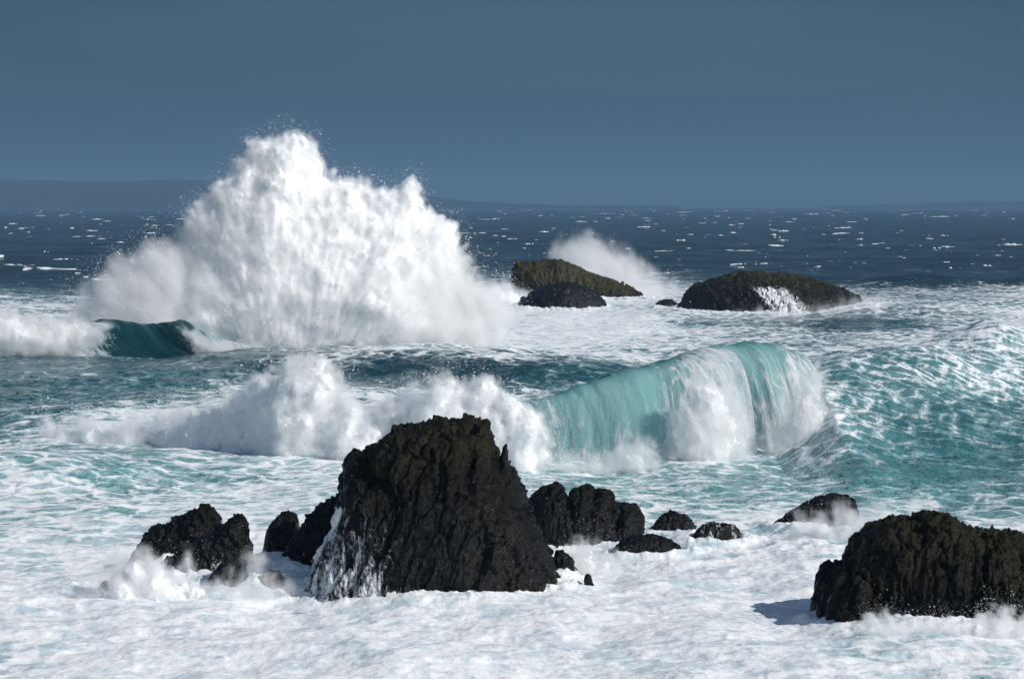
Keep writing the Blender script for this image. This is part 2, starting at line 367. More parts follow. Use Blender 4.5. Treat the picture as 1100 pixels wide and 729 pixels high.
rock('sea_rock', 98.2, [(272,636),(280,624),(284,614),(289,611),(294,613),(300,611),(304,622),(313,636)], .5,
     'tiny dark rock low in the foam by the left foot of the tall rock', G1, e=.85, amp=.07, res=(70, 90), wash=lambda u, v, r: .35+foot(r, 0, .4, .5))
rock('sea_rock', 106, [(284,580),(289,562),(300,551),(314,549),(320,556),(324,580)], .9,
     'small smooth rounded boulder between the left boulders and the tall rock', G1, e=.85, amp=.09, res=(80, 120), high=(-.3, .5))
rock('sea_rock', 102.5, [(296,618),(305,595),(316,575),(330,553),(345,541),(360,534),(375,530),(382,545),(372,575),(360,600),(350,620)], 1.6,
     'sloping black slab leaning against the left flank of the tall rock, water pouring beside it', G1, e=.75, amp=.2, lean=-.4, res=(140, 220), wash=lambda u, v, r: .3*sstep(335, 360, u)+foot(r, 0, .3, .5))
rock('sea_rock', 98.6, [(70,656),(88,645),(102,634),(114,625),(122,616),(131,609),(139,602),(146,600),(151,608),(158,624),(168,656)], .7,
     'thin slanting dark rock tip in the mist at the far left of the rocks', G1, e=.85, amp=.09, lean=-.6, res=(80, 120), wash=lambda u, v, r: .4+foot(r, 0, .4, .5))
rock('sea_rock', 112, [(566,600),(568,549),(572,538),(579,531),(586,529),(591,528),(596,525),(603,526),(604,543),(609,537),(613,538),(617,528),(623,530),(626,524),(633,525),(635,539),(638,540),(641,529),(648,527),(655,534),(657,547),(663,545),(668,552),(672,545),(680,547),(685,555),(688,587)], 1.6,
     'jagged row of upright black rock teeth right behind the tall rock', G1, e=.7, amp=.13, lean=.15, res=(160, 340), jag=.30, high=(-.3, .5), wash=lambda u, v, r: foot(r, 0, .3, .55))
rock('sea_rock', 101, [(590,640),(592,606),(597,591),(606,590),(614,597),(619,612),(618,636)], .8,
     'small black boulder hugging the right foot of the tall rock', G1, e=.8, amp=.12, res=(90, 130), wash=lambda u, v, r: foot(r, 0, .4, .6))
rock('sea_rock', 113, [(582,580),(584,560),(592,551),(598,553),(602,570),(604,584)], .5,
     'small dark rock between the tall rock and the rock teeth', G1, e=.8, amp=.14, res=(70, 100), wash=lambda u, v, r: .2+foot(r, 0, .4, .6))
rock('sea_rock', 98.5, [(626,632),(628,617),(632,614),(636,618),(638,632)], .25,
     'tiny dark rock alone in the foam right of the tall rock', G1, e=.85, amp=.07, res=(50, 60))
rock('sea_rock', 108, [(648,606),(658,590),(668,580),(680,575),(698,573),(714,576),(727,584),(736,594),(744,608)], 1.1,
     'smooth low black dome awash in foam below the jagged rock teeth', G1, e=.85, amp=.07, lean=-.2, res=(100, 180), wash=lambda u, v, r: foot(r, 0, .35, .6))
rock('sea_rock', 114, [(694,588),(701,566),(707,556),(714,550),(724,548),(735,552),(742,558),(748,568),(754,588)], .9,
     'low dark rock with foam draining over its right side, near the smooth dome', G1, e=.8, amp=.12, res=(90, 150), wash=lambda u, v, r: .45*sstep(715, 740, u)+foot(r, 0, .35, .5))
rock('sea_rock', 111.5, [(732,600),(741,576),(750,567),(762,561),(779,561),(791,565),(799,575),(806,602)], 1.0,
     'foam-laced flat dark rock left of the curved black slab', G1, e=.8, amp=.12, res=(90, 160), wash=lambda u, v, r: .55+foot(r, 0, .35, .4))
rock('sea_rock', 116, [(822,585),(832,563),(845,552),(862,541),(878,533),(895,530),(910,531),(919,536),(921,548),(922,580)], 1.6,
     'curved smooth black slab rising out of white spray, behind the broad right rock', G1, e=.85, amp=.09, lean=-.6, res=(110, 220), wash=lambda u, v, r: foot(r, 0, .6, .45))
G2 = 'far rocks awash behind the breakers'
rock('sea_rock', 402, [(545,335),(550,290),(556,282),(580,280),(602,278),(615,284),(630,291),(650,298),(670,305),(688,314),(697,335)], 6,
     'long mossy ridge rock far out, highest at its left end', G2, e=.95, amp=.42, lean=-.4, res=(110, 260), mat=M_ROCK_FAR, high=(.3, 1.25), wash=lambda u, v, r: foot(r, 0, .2, .5))
rock('sea_rock', 372, [(553,337),(560,322),(575,312),(590,305),(602,303),(618,304),(632,310),(644,318),(650,326),(653,337)], 7,
     'dark rounded dome rock in front of the far mossy ridge', G2, e=.9, amp=.35, lean=-.3, res=(100, 200), high=(-.6, .0), mat=M_ROCK_FAR, wash=lambda u, v, r: foot(r, 0, .25, .6)+.25*sstep(590, 560, u))
rock('sea_rock', 372, [(701,340),(704,326),(710,322),(720,321),(727,324),(731,332),(732,340)], 2,
     'tiny dark hump between the two largest far rocks', G2, e=.85, amp=.25, res=(60, 90), mat=M_ROCK_FAR)
rock('sea_rock', 362, [(722,345),(735,316),(745,306),(765,299),(785,293),(798,290),(812,292),(840,293),(865,297),(890,304),(910,312),(925,318),(930,330),(932,345)], 11,
     'broad low slab rock far right with white water pouring down its face', G2, e=1.0, amp=.36, lean=-.5, res=(120, 280), mat=M_ROCK_FAR, high=(.0, .75),
     wash=lambda u, v, r: .85*sstep(796, 815, u-.9*(v-310))*sstep(872, 836, u-.9*(v-310))*sstep(302, 312, v) + .32*sstep(300, 306, v)*sstep(770, 780, u)*sstep(795, 785, u) + foot(r, 0, .2, .5)*sstep(820, 880, u))

# ------------------------------------------------------------------ sea surface
core = np.arange(-150, 1251, 1.15)
lft = -150-np.cumsum(1.6*1.07**np.arange(90)); rgt = 1250+np.cumsum(1.6*1.07**np.arange(90))
us = np.r_[lft[::-1], core, rgt]
vs = np.r_[np.geomspace(223.1, 240, 45)[:-1], np.arange(240, 300, .5), np.arange(300, 470, .55), np.arange(470, 740, .6), np.arange(740, 900, 2.)]
ys = HC*F/(vs-VH); ys = np.r_[14000., ys]
Xg = (us[None, :]-550)*ys[:, None]/F; Yg = np.repeat(ys[:, None], len(us), 1)
Zg = sea_height(Xg, Yg)
uu = 550+Xg*F/Yg; vv = VH+(HC-Zg)*F/Yg
wu = 26*fbm2(Xg/7., Yg/14., 3); wv_ = 12*fbm2(Xg/6.+40, Yg/12., 3)
fo = table(FOAM, uu+wu, np.maximum(vv+wv_*np.clip((vv-300)/60, 0, 1), 200.)); fo = fo-.13*sstep(870, 920, uu)*sstep(350, 375, vv)*(Yg < 215); ae = table(AER, uu+wu, np.maximum(vv+wv_*np.clip((vv-300)/60, 0, 1), 200.))
turb = sstep(.35, .9, fo)*np.clip(1-(Yg-200)/300., 0, 1)
lum = fbm2(Xg/1.7+5, Yg/2.3, 5, .56, ridge=True)
lum2 = fbm2(Xg/6.5+5+.6*fbm2(Xg/4., Yg/4.), Yg/5.0+.3*fbm2(Xg/5.+9, Yg/4.), 4, .45, ridge=True)
Zg = Zg + turb*(.24*lum2 + .065*lum + .028*fbm2(Xg/.5, Yg/.8, 3, .6))
chop = (1-sstep(.4, .8, fo))*np.clip(1-(Yg-220)/300., 0, 1)
Zg = Zg + chop*.16*fbm2(Xg/1.5, Yg/1.1, 4, .55, ridge=True)
slope = sstep(850, 905, uu)*sstep(335, 350, vv)*sstep(515, 465, vv)*(Yg < 215)
for fx, fy, fa, fb, fh in FOOT:            # water heaped and whitened where it meets a rock
    s_ = (np.abs(Xg-fx) < fa*1.8+1) & (np.abs(Yg-fy) < fb*2.2+1)
    xs_, ys_ = Xg[s_], Yg[s_]
    d_ = np.hypot((xs_-fx)/fa, (ys_-fy)/fb)+.14*fbm2(xs_*.8+fx, ys_*.8, 3)
    k_ = np.exp(-((d_-1.0)/(.16+.35/fa))**2)
    Zg[s_] += k_*fh*(.45+.9*np.abs(fbm2(xs_*1.1, ys_*1.1+fx, 4, .6)))
    fo[s_] = np.maximum(fo[s_], np.minimum(1, k_*1.2))
sea = grid_mesh('sea', np.stack([Xg, Yg, Zg], -1), M_SEA, {'foam': fo, 'aer': ae, 'slope': slope})
tag(sea, kind='structure')

# whitecaps far out: nobody could count them
_w = np.random.default_rng(21); co_, fa_ = [], []
for i in range(1300):
    v0 = 224+80*_w.random()**1.5; y0 = HC*F/(v0-VH); u0 = _w.uniform(-180, 1280)
    if v0 > 292 and 480 < u0: continue
    px_ = y0/F; L_ = px_*(2.2+_w.exponential(4.0))*(1+(v0-224)/40*_w.random()**2*2.5); hh = min(px_*(.18+.42*_w.random()**2)*(1+(v0-224)/60), 1.2)+.12; dep = L_*.35+1.0
    n = 15; s_ = np.linspace(-1, 1, n); env = (1-s_**2)*np.clip(.45+2.2*perlin2(s_*2.7+i, s_*0+i*.37), .05, 1.2)
    zc = float(sea_height(np.array([(u0-550)*px_]), np.array([y0]))[0])
    xx = (u0-550)*px_+s_*L_*.5; yy = y0+.25*L_*perlin2(s_*1.2+i*3.1, s_*0+.5)
    k = len(co_)*0+sum(len(c) for c in co_)
    rows = [np.stack([xx, yy-dep*env, zc-.35+0*xx], 1), np.stack([xx, yy-.3*dep*env, zc+.6*hh*env-.1], 1), np.stack([xx, yy, zc+hh*env-.1], 1), np.stack([xx, yy+.8*dep*env, zc-.35+0*xx], 1)]
    co_.append(np.concatenate(rows))
    q = np.arange(4*n).reshape(4, n)+k
    fa_.append(np.stack([q[:-1, :-1], q[:-1, 1:], q[1:, 1:], q[1:, :-1]], -1).reshape(-1, 4))
M_CAP, t = new_mat('whitecap_foam')
t.n('ShaderNodeOutputMaterial', {'Surface': t.n('ShaderNodeBsdfDiffuse', {'Color': (.8, .83, .86, 1)}).outputs[0]})
tag(raw_mesh('whitecaps', np.concatenate(co_), np.concatenate(fa_), M_CAP), kind='stuff')
# ------------------------------------------------------------------ breaking waves
def wave_sheet(name, st, prof, nst, npf, parent, foam, aer, zend=None, rough=.12, mat=None, seed=0, zref=0.0, throw=None, shear=0.0, lumps=.0):
    """st: rows (u, v crest, y). prof: (dy/H, z/H) from back to front; foam, aer: functions of (u, t)."""
    st = smooth_line(st, nst); u, vc, y = st[:, 0], st[:, 1], st[:, 2]
    for a in (vc, y):
        for _ in range(6): a[1:-1] = .25*a[:-2]+.5*a[1:-1]+.25*a[2:]
    x, H = at(u, vc, y)
    p = np.array(prof, float); k = np.r_[0, np.cumsum(np.hypot(np.diff(p[:, 0]), np.diff(p[:, 1])))]; k /= k[-1]
    t = np.linspace(0, 1, npf); pd = np.interp(t, k, p[:, 0]); pz = np.interp(t, k, p[:, 1])
    for _ in range(int(npf/14)**2//2+4):
        for a in (pd, pz): a[1:-1] = .25*a[:-2]+.5*a[1:-1]+.25*a[2:]
    ic = int(np.argmax(pz))
    T = np.repeat(t[:, None], nst, 1); U = np.repeat(u[None, :], npf, 0)
    hx = H+.42*fbm2(x/2.3+seed, x*0+seed, 3)*np.clip(H/4, 0, 1)
    th = np.ones_like(u) if throw is None else np.interp(u, *throw)
    D = pd[:, None]*H[None, :]*np.where(pd[:, None] < 0, th[None, :], 1); Z = pz[:, None]*hx[None, :]
    if zend is not None:                  # the falling edge of the lip stops at its own height
        ze = np.interp(u, *zend)+.7*fbm2(x/.9+seed, x*0+3, 4)
        zb = Z[-1]; q = np.clip((Z-Z[ic])/(zb-Z[ic]-1e-6), 0, 1)
        Z = np.where(np.arange(npf)[:, None] > ic, Z[ic]+(ze-Z[ic])*q, Z)
    s = np.r_[0, np.cumsum(np.hypot(np.diff(x), np.diff(y)))]
    S = np.repeat(s[None, :], npf, 0)+seed*10
    W = np.zeros_like(Z); W[1:] = np.cumsum(np.hypot(np.diff(D, axis=0), np.diff(Z, axis=0)), 0)
    X = np.repeat(x[None, :], npf, 0)+shear*np.maximum(-pd, -.3)[:, None]*H[None, :]+.25*fbm2(S*.5+seed, W*.3, 3)
    S = S-.35*shear*W+.5*fbm2(S*.35, W*.25+seed, 3); Y = y[None, :]+D
    Y = Y+T**3*(.9*fbm2(S/2.5+seed, S*0+1, 3))*np.clip(H, 0, 1.5)[None, :]
    P = np.stack([X, Y, Z+zref], -1)
    du = np.gradient(P, axis=0); dv = np.gradient(P, axis=1); N = np.cross(dv, du); N /= np.linalg.norm(N, axis=-1, keepdims=True)+1e-9
    N = np.where((N[..., 1:2]-.6*N[..., 2:3]) > 0, -N, N)
    a = rough*(fbm2(S*1.1, W*.22+seed, 4, .6, ridge=True)-.3) + rough*.5*fbm2(S*3.5, W*1.1, 4, .6) + lumps*fbm2(S*.5+seed*3, W*.16, 3, .55)
    fade = np.sin(np.pi*np.clip(np.linspace(0, 1, nst), 0, 1))**.3
    P = P+N*(a*fade[None, :])[..., None]
    return grid_mesh(name, P, mat or M_WAVE, {'foam': foam(U, T, Z), 'aer': aer(U, T, Z), 's': S, 'w': W}, parent=parent)
def lut(U, T, us_, ts_, tab):
    tab = np.array(tab, float); ui = np.interp(U, us_, np.arange(len(us_))); ti = np.interp(T, ts_, np.arange(len(ts_)))
    a = np.minimum(ui.astype(int), len(us_)-2); b = np.minimum(ti.astype(int), len(ts_)-2); fa, fb = ui-a, ti-b
    return (tab[b, a]*(1-fa)+tab[b, a+1]*fa)*(1-fb)+(tab[b+1, a]*(1-fa)+tab[b+1, a+1]*fa)*fb
def thing(name, label, cat, loc=(0, 0, 0), group=None):
    o = bpy.data.objects.new(name, None); COL.objects.link(o); o['label'] = label; o['category'] = cat
    if group: o['group'] = group
    o.empty_display_size = .5
    return o
GW = 'waves breaking in the surf'
barrel = thing('breaking_wave', 'large turquoise barrel wave throwing a white curtain, behind and right of the tallest rock', 'wave', group=GW)
LIP = [(2.6,-.10),(1.8,.22),(1.1,.58),(.6,.86),(.25,.97),(0,1.0),(-.18,.975),(-.32,.88),(-.43,.70),(-.50,.48),(-.54,.25),(-.57,-.08)]
TS = [0,.35,.48,.56,.66,.78,.9,1]
# three curtains, each thrown further at its right end so that it overlaps the next
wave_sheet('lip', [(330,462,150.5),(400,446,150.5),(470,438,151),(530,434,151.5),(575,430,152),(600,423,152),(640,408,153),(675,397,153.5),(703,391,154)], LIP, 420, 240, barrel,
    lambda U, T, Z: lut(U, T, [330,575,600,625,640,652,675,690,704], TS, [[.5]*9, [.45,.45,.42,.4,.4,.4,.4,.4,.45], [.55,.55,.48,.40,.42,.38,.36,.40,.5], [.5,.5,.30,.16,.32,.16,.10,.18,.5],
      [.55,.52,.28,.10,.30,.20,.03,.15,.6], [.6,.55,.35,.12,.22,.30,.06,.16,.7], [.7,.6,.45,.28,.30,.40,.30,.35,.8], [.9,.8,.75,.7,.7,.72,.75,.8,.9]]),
    lambda U, T, Z: .34+.70*sstep(.42, .80, T)-.10*sstep(640, 580, U), throw=([330,575,620,660,690,703], [.7,.7,.9,1.1,1.25,1.3]), shear=.30, rough=.07, lumps=.35, seed=1)
wave_sheet('lip', [(655,403,153.6),(690,394,154.1),(720,385,154.8),(750,376,156.1),(778,370,157.2)], LIP, 260, 240, barrel,
    lambda U, T, Z: lut(U, T, [655,690,705,720,735,750,765,779], TS, [[.5]*8, [.42]*8, [.3,.3,.28,.3,.35,.35,.4,.5], [.2,.15,.10,.12,.35,.45,.5,.7], [.3,.2,.12,.30,.6,.75,.8,.9], [.4,.35,.35,.6,.85,.9,.95,1], [.6,.6,.7,.85,.95,1,1,1], [1]*8]),
    lambda U, T, Z: .34+.66*sstep(.42, .80, T), throw=([655,690,720,750,778], [.3,.55,.9,1.25,1.4]), shear=.42, rough=.10, lumps=.4, seed=4)
wave_sheet('lip', [(735,381,155.4),(770,372,157),(800,366.5,158.1),(830,367.5,159.6),(850,375,160.6),(862,386,161.2),(870,400,161.8),(877,420,162)], LIP, 300, 240, barrel,
    lambda U, T, Z: lut(U, T, [735,770,790,805,820,840,855,866,878], TS, [[.5]*9, [.40]*9, [.3,.28,.24,.22,.22,.25,.3,.4,.5], [.25,.15,.06,.04,.05,.12,.3,.5,.7], [.3,.2,.06,.05,.12,.35,.6,.75,.85], [.5,.45,.30,.35,.5,.7,.85,.9,.95], [.75,.75,.7,.75,.85,.9,.95,1,1], [1]*9]),
    lambda U, T, Z: .34+.66*sstep(.42, .80, T), throw=([735,770,800,830,850,870,878], [.3,.55,.95,1.25,1.3,1.1,.8]), shear=.40, rough=.10, lumps=.4, seed=6,
    zend=([735,770,785,798,815,828,845,878], [-.2,-.2,-.2,-.2,-.2,-.2,-.3,-.5]))
lwave = thing('breaking_wave', 'dark green curling wave at the left edge, below the tall white spray', 'wave', group=GW)
LST = [(-260,330,247),(-120,331,247),(-40,330,247),(40,336,247),(95,345,246.5),(118,340,247),(140,343,248),(165,346,248.5),(188,344,247.5),(204,342,246.2),(216,351,245.6),(240,362,245),(280,374,244),(330,384,243),(372,391,242)]
UL = [-200,60,100,118,150,180,192,210,230,260,370]
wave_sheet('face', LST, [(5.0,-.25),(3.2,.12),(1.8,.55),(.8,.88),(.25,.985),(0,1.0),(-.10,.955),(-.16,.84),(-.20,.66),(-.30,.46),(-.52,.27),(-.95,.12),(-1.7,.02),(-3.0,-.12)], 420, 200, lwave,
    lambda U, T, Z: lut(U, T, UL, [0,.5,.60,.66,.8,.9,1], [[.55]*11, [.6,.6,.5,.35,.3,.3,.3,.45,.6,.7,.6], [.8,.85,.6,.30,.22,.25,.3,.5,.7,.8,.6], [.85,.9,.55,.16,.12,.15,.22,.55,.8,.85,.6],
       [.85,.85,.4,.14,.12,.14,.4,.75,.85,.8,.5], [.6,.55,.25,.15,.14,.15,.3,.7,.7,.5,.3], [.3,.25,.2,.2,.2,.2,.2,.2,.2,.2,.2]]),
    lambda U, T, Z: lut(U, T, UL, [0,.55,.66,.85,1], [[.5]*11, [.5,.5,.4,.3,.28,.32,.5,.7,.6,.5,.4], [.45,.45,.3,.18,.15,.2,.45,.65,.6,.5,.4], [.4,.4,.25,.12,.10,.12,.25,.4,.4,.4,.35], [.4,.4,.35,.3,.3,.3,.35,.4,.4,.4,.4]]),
    rough=.06, lumps=.12, seed=3, shear=.8, throw=([-260,60,100,150,180,205,225,370], [1,1.1,1.08,1.0,.95,1.0,1.0,1.0]))

# ------------------------------------------------------------------ spray: a dense cloud of fine drops, with larger drops flung from its surface
def volume_object(name, D, org, vox, mat, parent=None, iso=None):
    nx, ny, nz = D.shape
    src = bpy.data.meshes.new(name+'_cells'); src.vertices.add(D.size)
    src.attributes.new('d', 'FLOAT', 'POINT').data.foreach_set('value', np.ascontiguousarray(D, np.float32).ravel())
    cells = bpy.data.objects.new(name+'_cells', src)
    ob = bpy.data.objects.new(name, src if iso is not None else bpy.data.volumes.new(name)); COL.objects.link(ob); ob.parent = parent
    g = bpy.data.node_groups.new(name, 'GeometryNodeTree')
    for io in ('INPUT', 'OUTPUT'): g.interface.new_socket('Geometry', in_out=io, socket_type='NodeSocketGeometry')
    def N(kind, ins=None, **kw):
        x = g.nodes.new(kind)
        for k, v in kw.items(): setattr(x, k, v)
        for k, v in (ins or {}).items():
            if isinstance(v, bpy.types.NodeSocket): g.links.new(v, x.inputs[k])
            else: x.inputs[k].default_value = v
        return x
    gi = N('GeometryNodeObjectInfo', {'Object': cells}); org = [float(q) for q in org]
    p = N('GeometryNodeInputPosition').outputs[0]
    a = N('ShaderNodeVectorMath', {0: p, 1: org}, operation='SUBTRACT').outputs[0]
    a = N('ShaderNodeVectorMath', {0: a, 1: (1/vox,)*3, 2: (.5,)*3}, operation='MULTIPLY_ADD').outputs[0]
    a = N('ShaderNodeVectorMath', {0: a}, operation='FLOOR').outputs[0]
    ix = N('ShaderNodeVectorMath', {0: a, 1: (ny*nz, nz, 1)}, operation='DOT_PRODUCT').outputs['Value']
    na = N('GeometryNodeInputNamedAttribute', data_type='FLOAT'); na.inputs['Name'].default_value = 'd'
    si = N('GeometryNodeSampleIndex', data_type='FLOAT', domain='POINT')
    g.links.new(gi.outputs['Geometry'], si.inputs['Geometry']); g.links.new(na.outputs['Attribute'], si.inputs['Value']); g.links.new(ix, si.inputs['Index'])
    vc = N('GeometryNodeVolumeCube', {'Density': si.outputs['Value'], 'Min': org, 'Max': [org[i]+vox*(D.shape[i]-1) for i in range(3)],
        'Resolution X': nx, 'Resolution Y': ny, 'Resolution Z': nz})
    if iso is not None:                   # turn the cell field into a plain mesh at this value
        vm = N('GeometryNodeVolumeToMesh', {'Volume': vc.outputs['Volume'], 'Threshold': iso}, resolution_mode='GRID')
        N('NodeGroupOutput', {0: vm.outputs[0]})
        ob.modifiers.new('surface', 'NODES').node_group = g
        dg = bpy.context.evaluated_depsgraph_get(); me = bpy.data.meshes.new_from_object(ob.evaluated_get(dg), depsgraph=dg)
        bpy.data.objects.remove(ob); bpy.data.objects.remove(cells); bpy.data.meshes.remove(src); bpy.data.node_groups.remove(g)
        if len(me.polygons) == 0: bpy.data.meshes.remove(me); return None
        nv = len(me.vertices); e = np.empty(len(me.edges)*2, np.int32); me.edges.foreach_get('vertices', e); e = e.reshape(-1, 2)
        lab = np.arange(nv)                # keep the one largest connected body
        while True:
            l2 = lab.copy(); mn_ = np.minimum(lab[e[:, 0]], lab[e[:, 1]]); np.minimum.at(l2, e[:, 0], mn_); np.minimum.at(l2, e[:, 1], mn_); l2 = l2[l2]; l2 = l2[l2]
            if (l2 == lab).all(): break
            lab = l2
        u_, c_ = np.unique(lab, return_counts=True)
        if len(u_) > 1:
            bm = bmesh.new(); bm.from_mesh(me); bm.verts.ensure_lookup_table(); keep = u_[np.argmax(c_)]
            bmesh.ops.delete(bm, geom=[bm.verts[int(i)] for i in np.nonzero(lab != keep)[0]], context='VERTS'); bm.to_mesh(me); bm.free()
        me.name = name; me.materials.clear(); me.materials.append(mat)
        me.polygons.foreach_set('use_smooth', np.ones(len(me.polygons), bool))
        o = bpy.data.objects.new(name, me); COL.objects.link(o); o.parent = parent
        return o
    sm = N('GeometryNodeSetMaterial', {'Geometry': vc.outputs['Volume'], 'Material': mat})
    N('NodeGroupOutput', {0: sm.outputs[0]})
    ob.modifiers.new('drops', 'NODES').node_group = g
    ob.data.materials.append(mat)
    return ob
def poly_sdf(px, pz, x, z):               # >0 inside
    d = np.full(x.shape, 1e9); ins = np.zeros(x.shape, bool)
    n = len(px)
    for i in range(n):
        ax, az, bx, bz = px[i], pz[i], px[(i+1) % n], pz[(i+1) % n]
        ex, ez = bx-ax, bz-az; h = np.clip(((x-ax)*ex+(z-az)*ez)/(ex*ex+ez*ez+1e-12), 0, 1)
        d = np.minimum(d, np.hypot(x-ax-h*ex, z-az-h*ez))
        c = ((az > z) != (bz > z)) & (x < (bx-ax)*(z-az)/(bz-az+1e-12)+ax); ins ^= c
    return np.where(ins, d, -d)
RNG = np.random.default_rng(5)
M_CORE, t = new_mat('white_water')
bmp = t.n('ShaderNodeBump', {'Strength': .5, 'Distance': .3, 'Height': t.noise(t.pos(), 2.5, 6, .65)}).outputs[0]
t.n('ShaderNodeOutputMaterial', {'Surface': t.n('ShaderNodeBsdfDiffuse', {'Color': (.90, .905, .91, 1), 'Normal': bmp}).outputs[0]})
def flakes(P, size, mat, name, parent):   # small drop-sized triangles
    n = len(P); a = RNG.normal(size=(n, 3)); a /= np.linalg.norm(a, axis=1)[:, None]
    b = np.cross(a, RNG.normal(size=(n, 3))); b /= np.linalg.norm(b, axis=1)[:, None]; c = np.cross(a, b)
    s = size[:, None]
    V = np.stack([P+b*s, P+(-.5*b+.87*c)*s, P+(-.5*b-.87*c)*s], 1).reshape(-1, 3)
    return raw_mesh(name, V, np.arange(3*n).reshape(-1, 3), mat, smooth=False, parent=parent)
def spray(name, y0, poly, vox, depth, sigma, label, soft=1.0, amp=1.0, scale=4.0, drops=20000, size=.05, fling=.5, group=None, parent=None, octv=5, ymap=None, core=1.0, origin=None, yline=None, jetk=.35):
    p = np.array(poly, float)
    if yline is not None:                 # the burst follows a slanting line over the ground
        yl = np.array(yline, float); yy = np.interp(p[:, 0], yl[:, 0], yl[:, 1])
        px, pz = at(p[:, 0], p[:, 1], yy); lx = (yl[:, 0]-550)*yl[:, 1]/F
        ymap = lambda X, Z: np.interp(X, lx, yl[:, 1])+3.2*fbm3(X/4., X*0, Z/6., 3)
        ylo, yhi = yl[:, 1].min(), yl[:, 1].max()
    else:
        px, pz = at(p[:, 0], p[:, 1], y0); ylo = yhi = y0
    mg = 1.2+vox*2
    lo = np.array([px.min()-mg, ylo-depth-mg, max(pz.min()-mg*.5, -1.2)]); hi = np.array([px.max()+mg, yhi+depth+mg, pz.max()+mg])
    n = np.ceil((hi-lo)/vox).astype(int)+1
    ax = [lo[i]+vox*np.arange(n[i]) for i in range(3)]
    sd = poly_sdf(px, pz, *np.meshgrid(ax[0], ax[2], indexing='ij'))
    X, Y, Z = np.meshgrid(*ax, indexing='ij')
    U = 550+X*F/y0; V = VH+(HC-Z)*F/y0
    so = soft(U, V) if callable(soft) else soft
    am = amp(U, V) if callable(amp) else amp
    wx = fbm3(X/scale/1.6, Y/scale/1.6, Z/scale/1.6, 2)
    bil = 0; t_ = 0; a = 1.0
    for i in range(octv):
        k = 2.1**i/scale; bil = bil+a*np.abs(perlin3(X*k+wx*1.2+i*7, Y*k+wx*.8, Z*k+i*3-wx)); t_ += a; a *= .64
    bil = bil/t_*2.2-.45
    d2 = sd[:, None, :]+am*bil
    bx, bz = (at(np.array(origin[0]), np.array(origin[1]), y0) if origin else (.5*(px.min()+px.max()), pz.min()-3*(pz.max()-pz.min())))
    rr = np.hypot(X-bx, Z-bz); th_ = np.arctan2(X-bx, Z-bz+1e-6)*max(4.0, .55*float(np.max(rr)))
    jet = fbm3(th_*1.5/scale, rr*.42/scale+wx*.6, Y*1.5/scale, 3, .6, ridge=True)-.45
    tear = fbm3(th_*6.5/scale, rr*2.4/scale, Y*6.5/scale+wx, 3, .62)
    d2 = d2+am*(jetk*jet+.55*tear)
    h = depth*(1-np.exp(-np.maximum(d2, 0)/depth))
    yc = y0 if ymap is None else ymap(X, Z)
    Fd = np.minimum(d2, h-np.abs(Y-yc)+am*(.7*bil+.4*jet+.5*tear))
    D = sigma*np.clip(Fd/so, 0, 1)**1.5
    D = D*np.clip((Z-lo[2])/.3, 0, 1)
    D = D*np.clip(.75+1.5*fbm3((X+.35*Z)*2.6/scale+wx, Y*2.6/scale, (Z-.35*X)*1.5/scale, 4, .65), .12, 2.0)
    D[[0, -1]] = 0; D[:, [0, -1]] = 0; D[:, :, [0, -1]] = 0
    root = thing(name, label, 'sea spray', group=group) if parent is None else parent
    volume_object('mist', D, lo, vox, M_MIST, root)
    K = Fd-core*(.30+1.0*so)+.5; K = np.clip(K, 0, 1)
    K[[0, -1]] = 0; K[:, [0, -1]] = 0; K[:, :, [0, -1]] = 0
    volume_object('dense_spray', K, lo, vox, M_CORE, root, iso=.5)
    Ff = Fd.ravel(); w = np.exp(-np.where(Ff > 0, (Ff-1.1*np.broadcast_to(so, Fd.shape).ravel()-.3)/(.6*np.broadcast_to(so, Fd.shape).ravel()+.2), (Ff-.0)/fling)**2)*np.where(Ff > 0, 1, .30)*(Ff > -2.6*fling)*((Y-yc).ravel() < depth*.6)
    w /= w.sum(); ii = RNG.choice(len(w), drops, p=w)
    Pd = np.stack([X.ravel()[ii], Y.ravel()[ii], Z.ravel()[ii]], 1)+RNG.uniform(-.5, .5, (drops, 3))*vox
    inside = Ff[ii] > 0
    sz = size*(.3+RNG.exponential(.45, drops)).clip(.3, 2.6)*np.where(inside, .9, 1.25)
    flakes(Pd, sz, M_DROP, 'drops', root)
    print('SPRAY', name, D.shape, D.size)
    return root
GS = 'bursts of white spray'
spray('sea_spray', 264, [(30,352),(52,338),(72,322),(84,304),(94,290),(110,277),(127,266),(154,252),(184,247),(190,236),(194,224),(203,215),(217,204),(230,192),(244,184),(250,172),(262,166),(268,158),(264,152),(272,147),(284,145),(296,139),(306,136),(320,137),(334,142),(342,155),(346,168),(352,182),(366,184),(380,185),(392,190),(402,196),(414,197),(427,198),(436,192),(444,189),(452,196),(459,206),(465,220),(478,232),(492,238),(500,256),(513,274),(524,288),(540,300),(556,312),(566,335),(560,370),(530,430),(380,450),(280,450),(150,440),(80,400)],
      .18, 8.0, 2.6, 'towering burst of white spray exploding above the left breakers, highest thing in the scene', soft=lambda u, v: .32+1.7*sstep(320, 170, u+.55*(v-240))*sstep(225, 265, v)+2.5*sstep(400, 520, u)*sstep(250, 320, v),
      amp=1.15, scale=4.2, octv=6, drops=200000, size=.034, fling=.8, group=GS, origin=(320,470), jetk=.28)

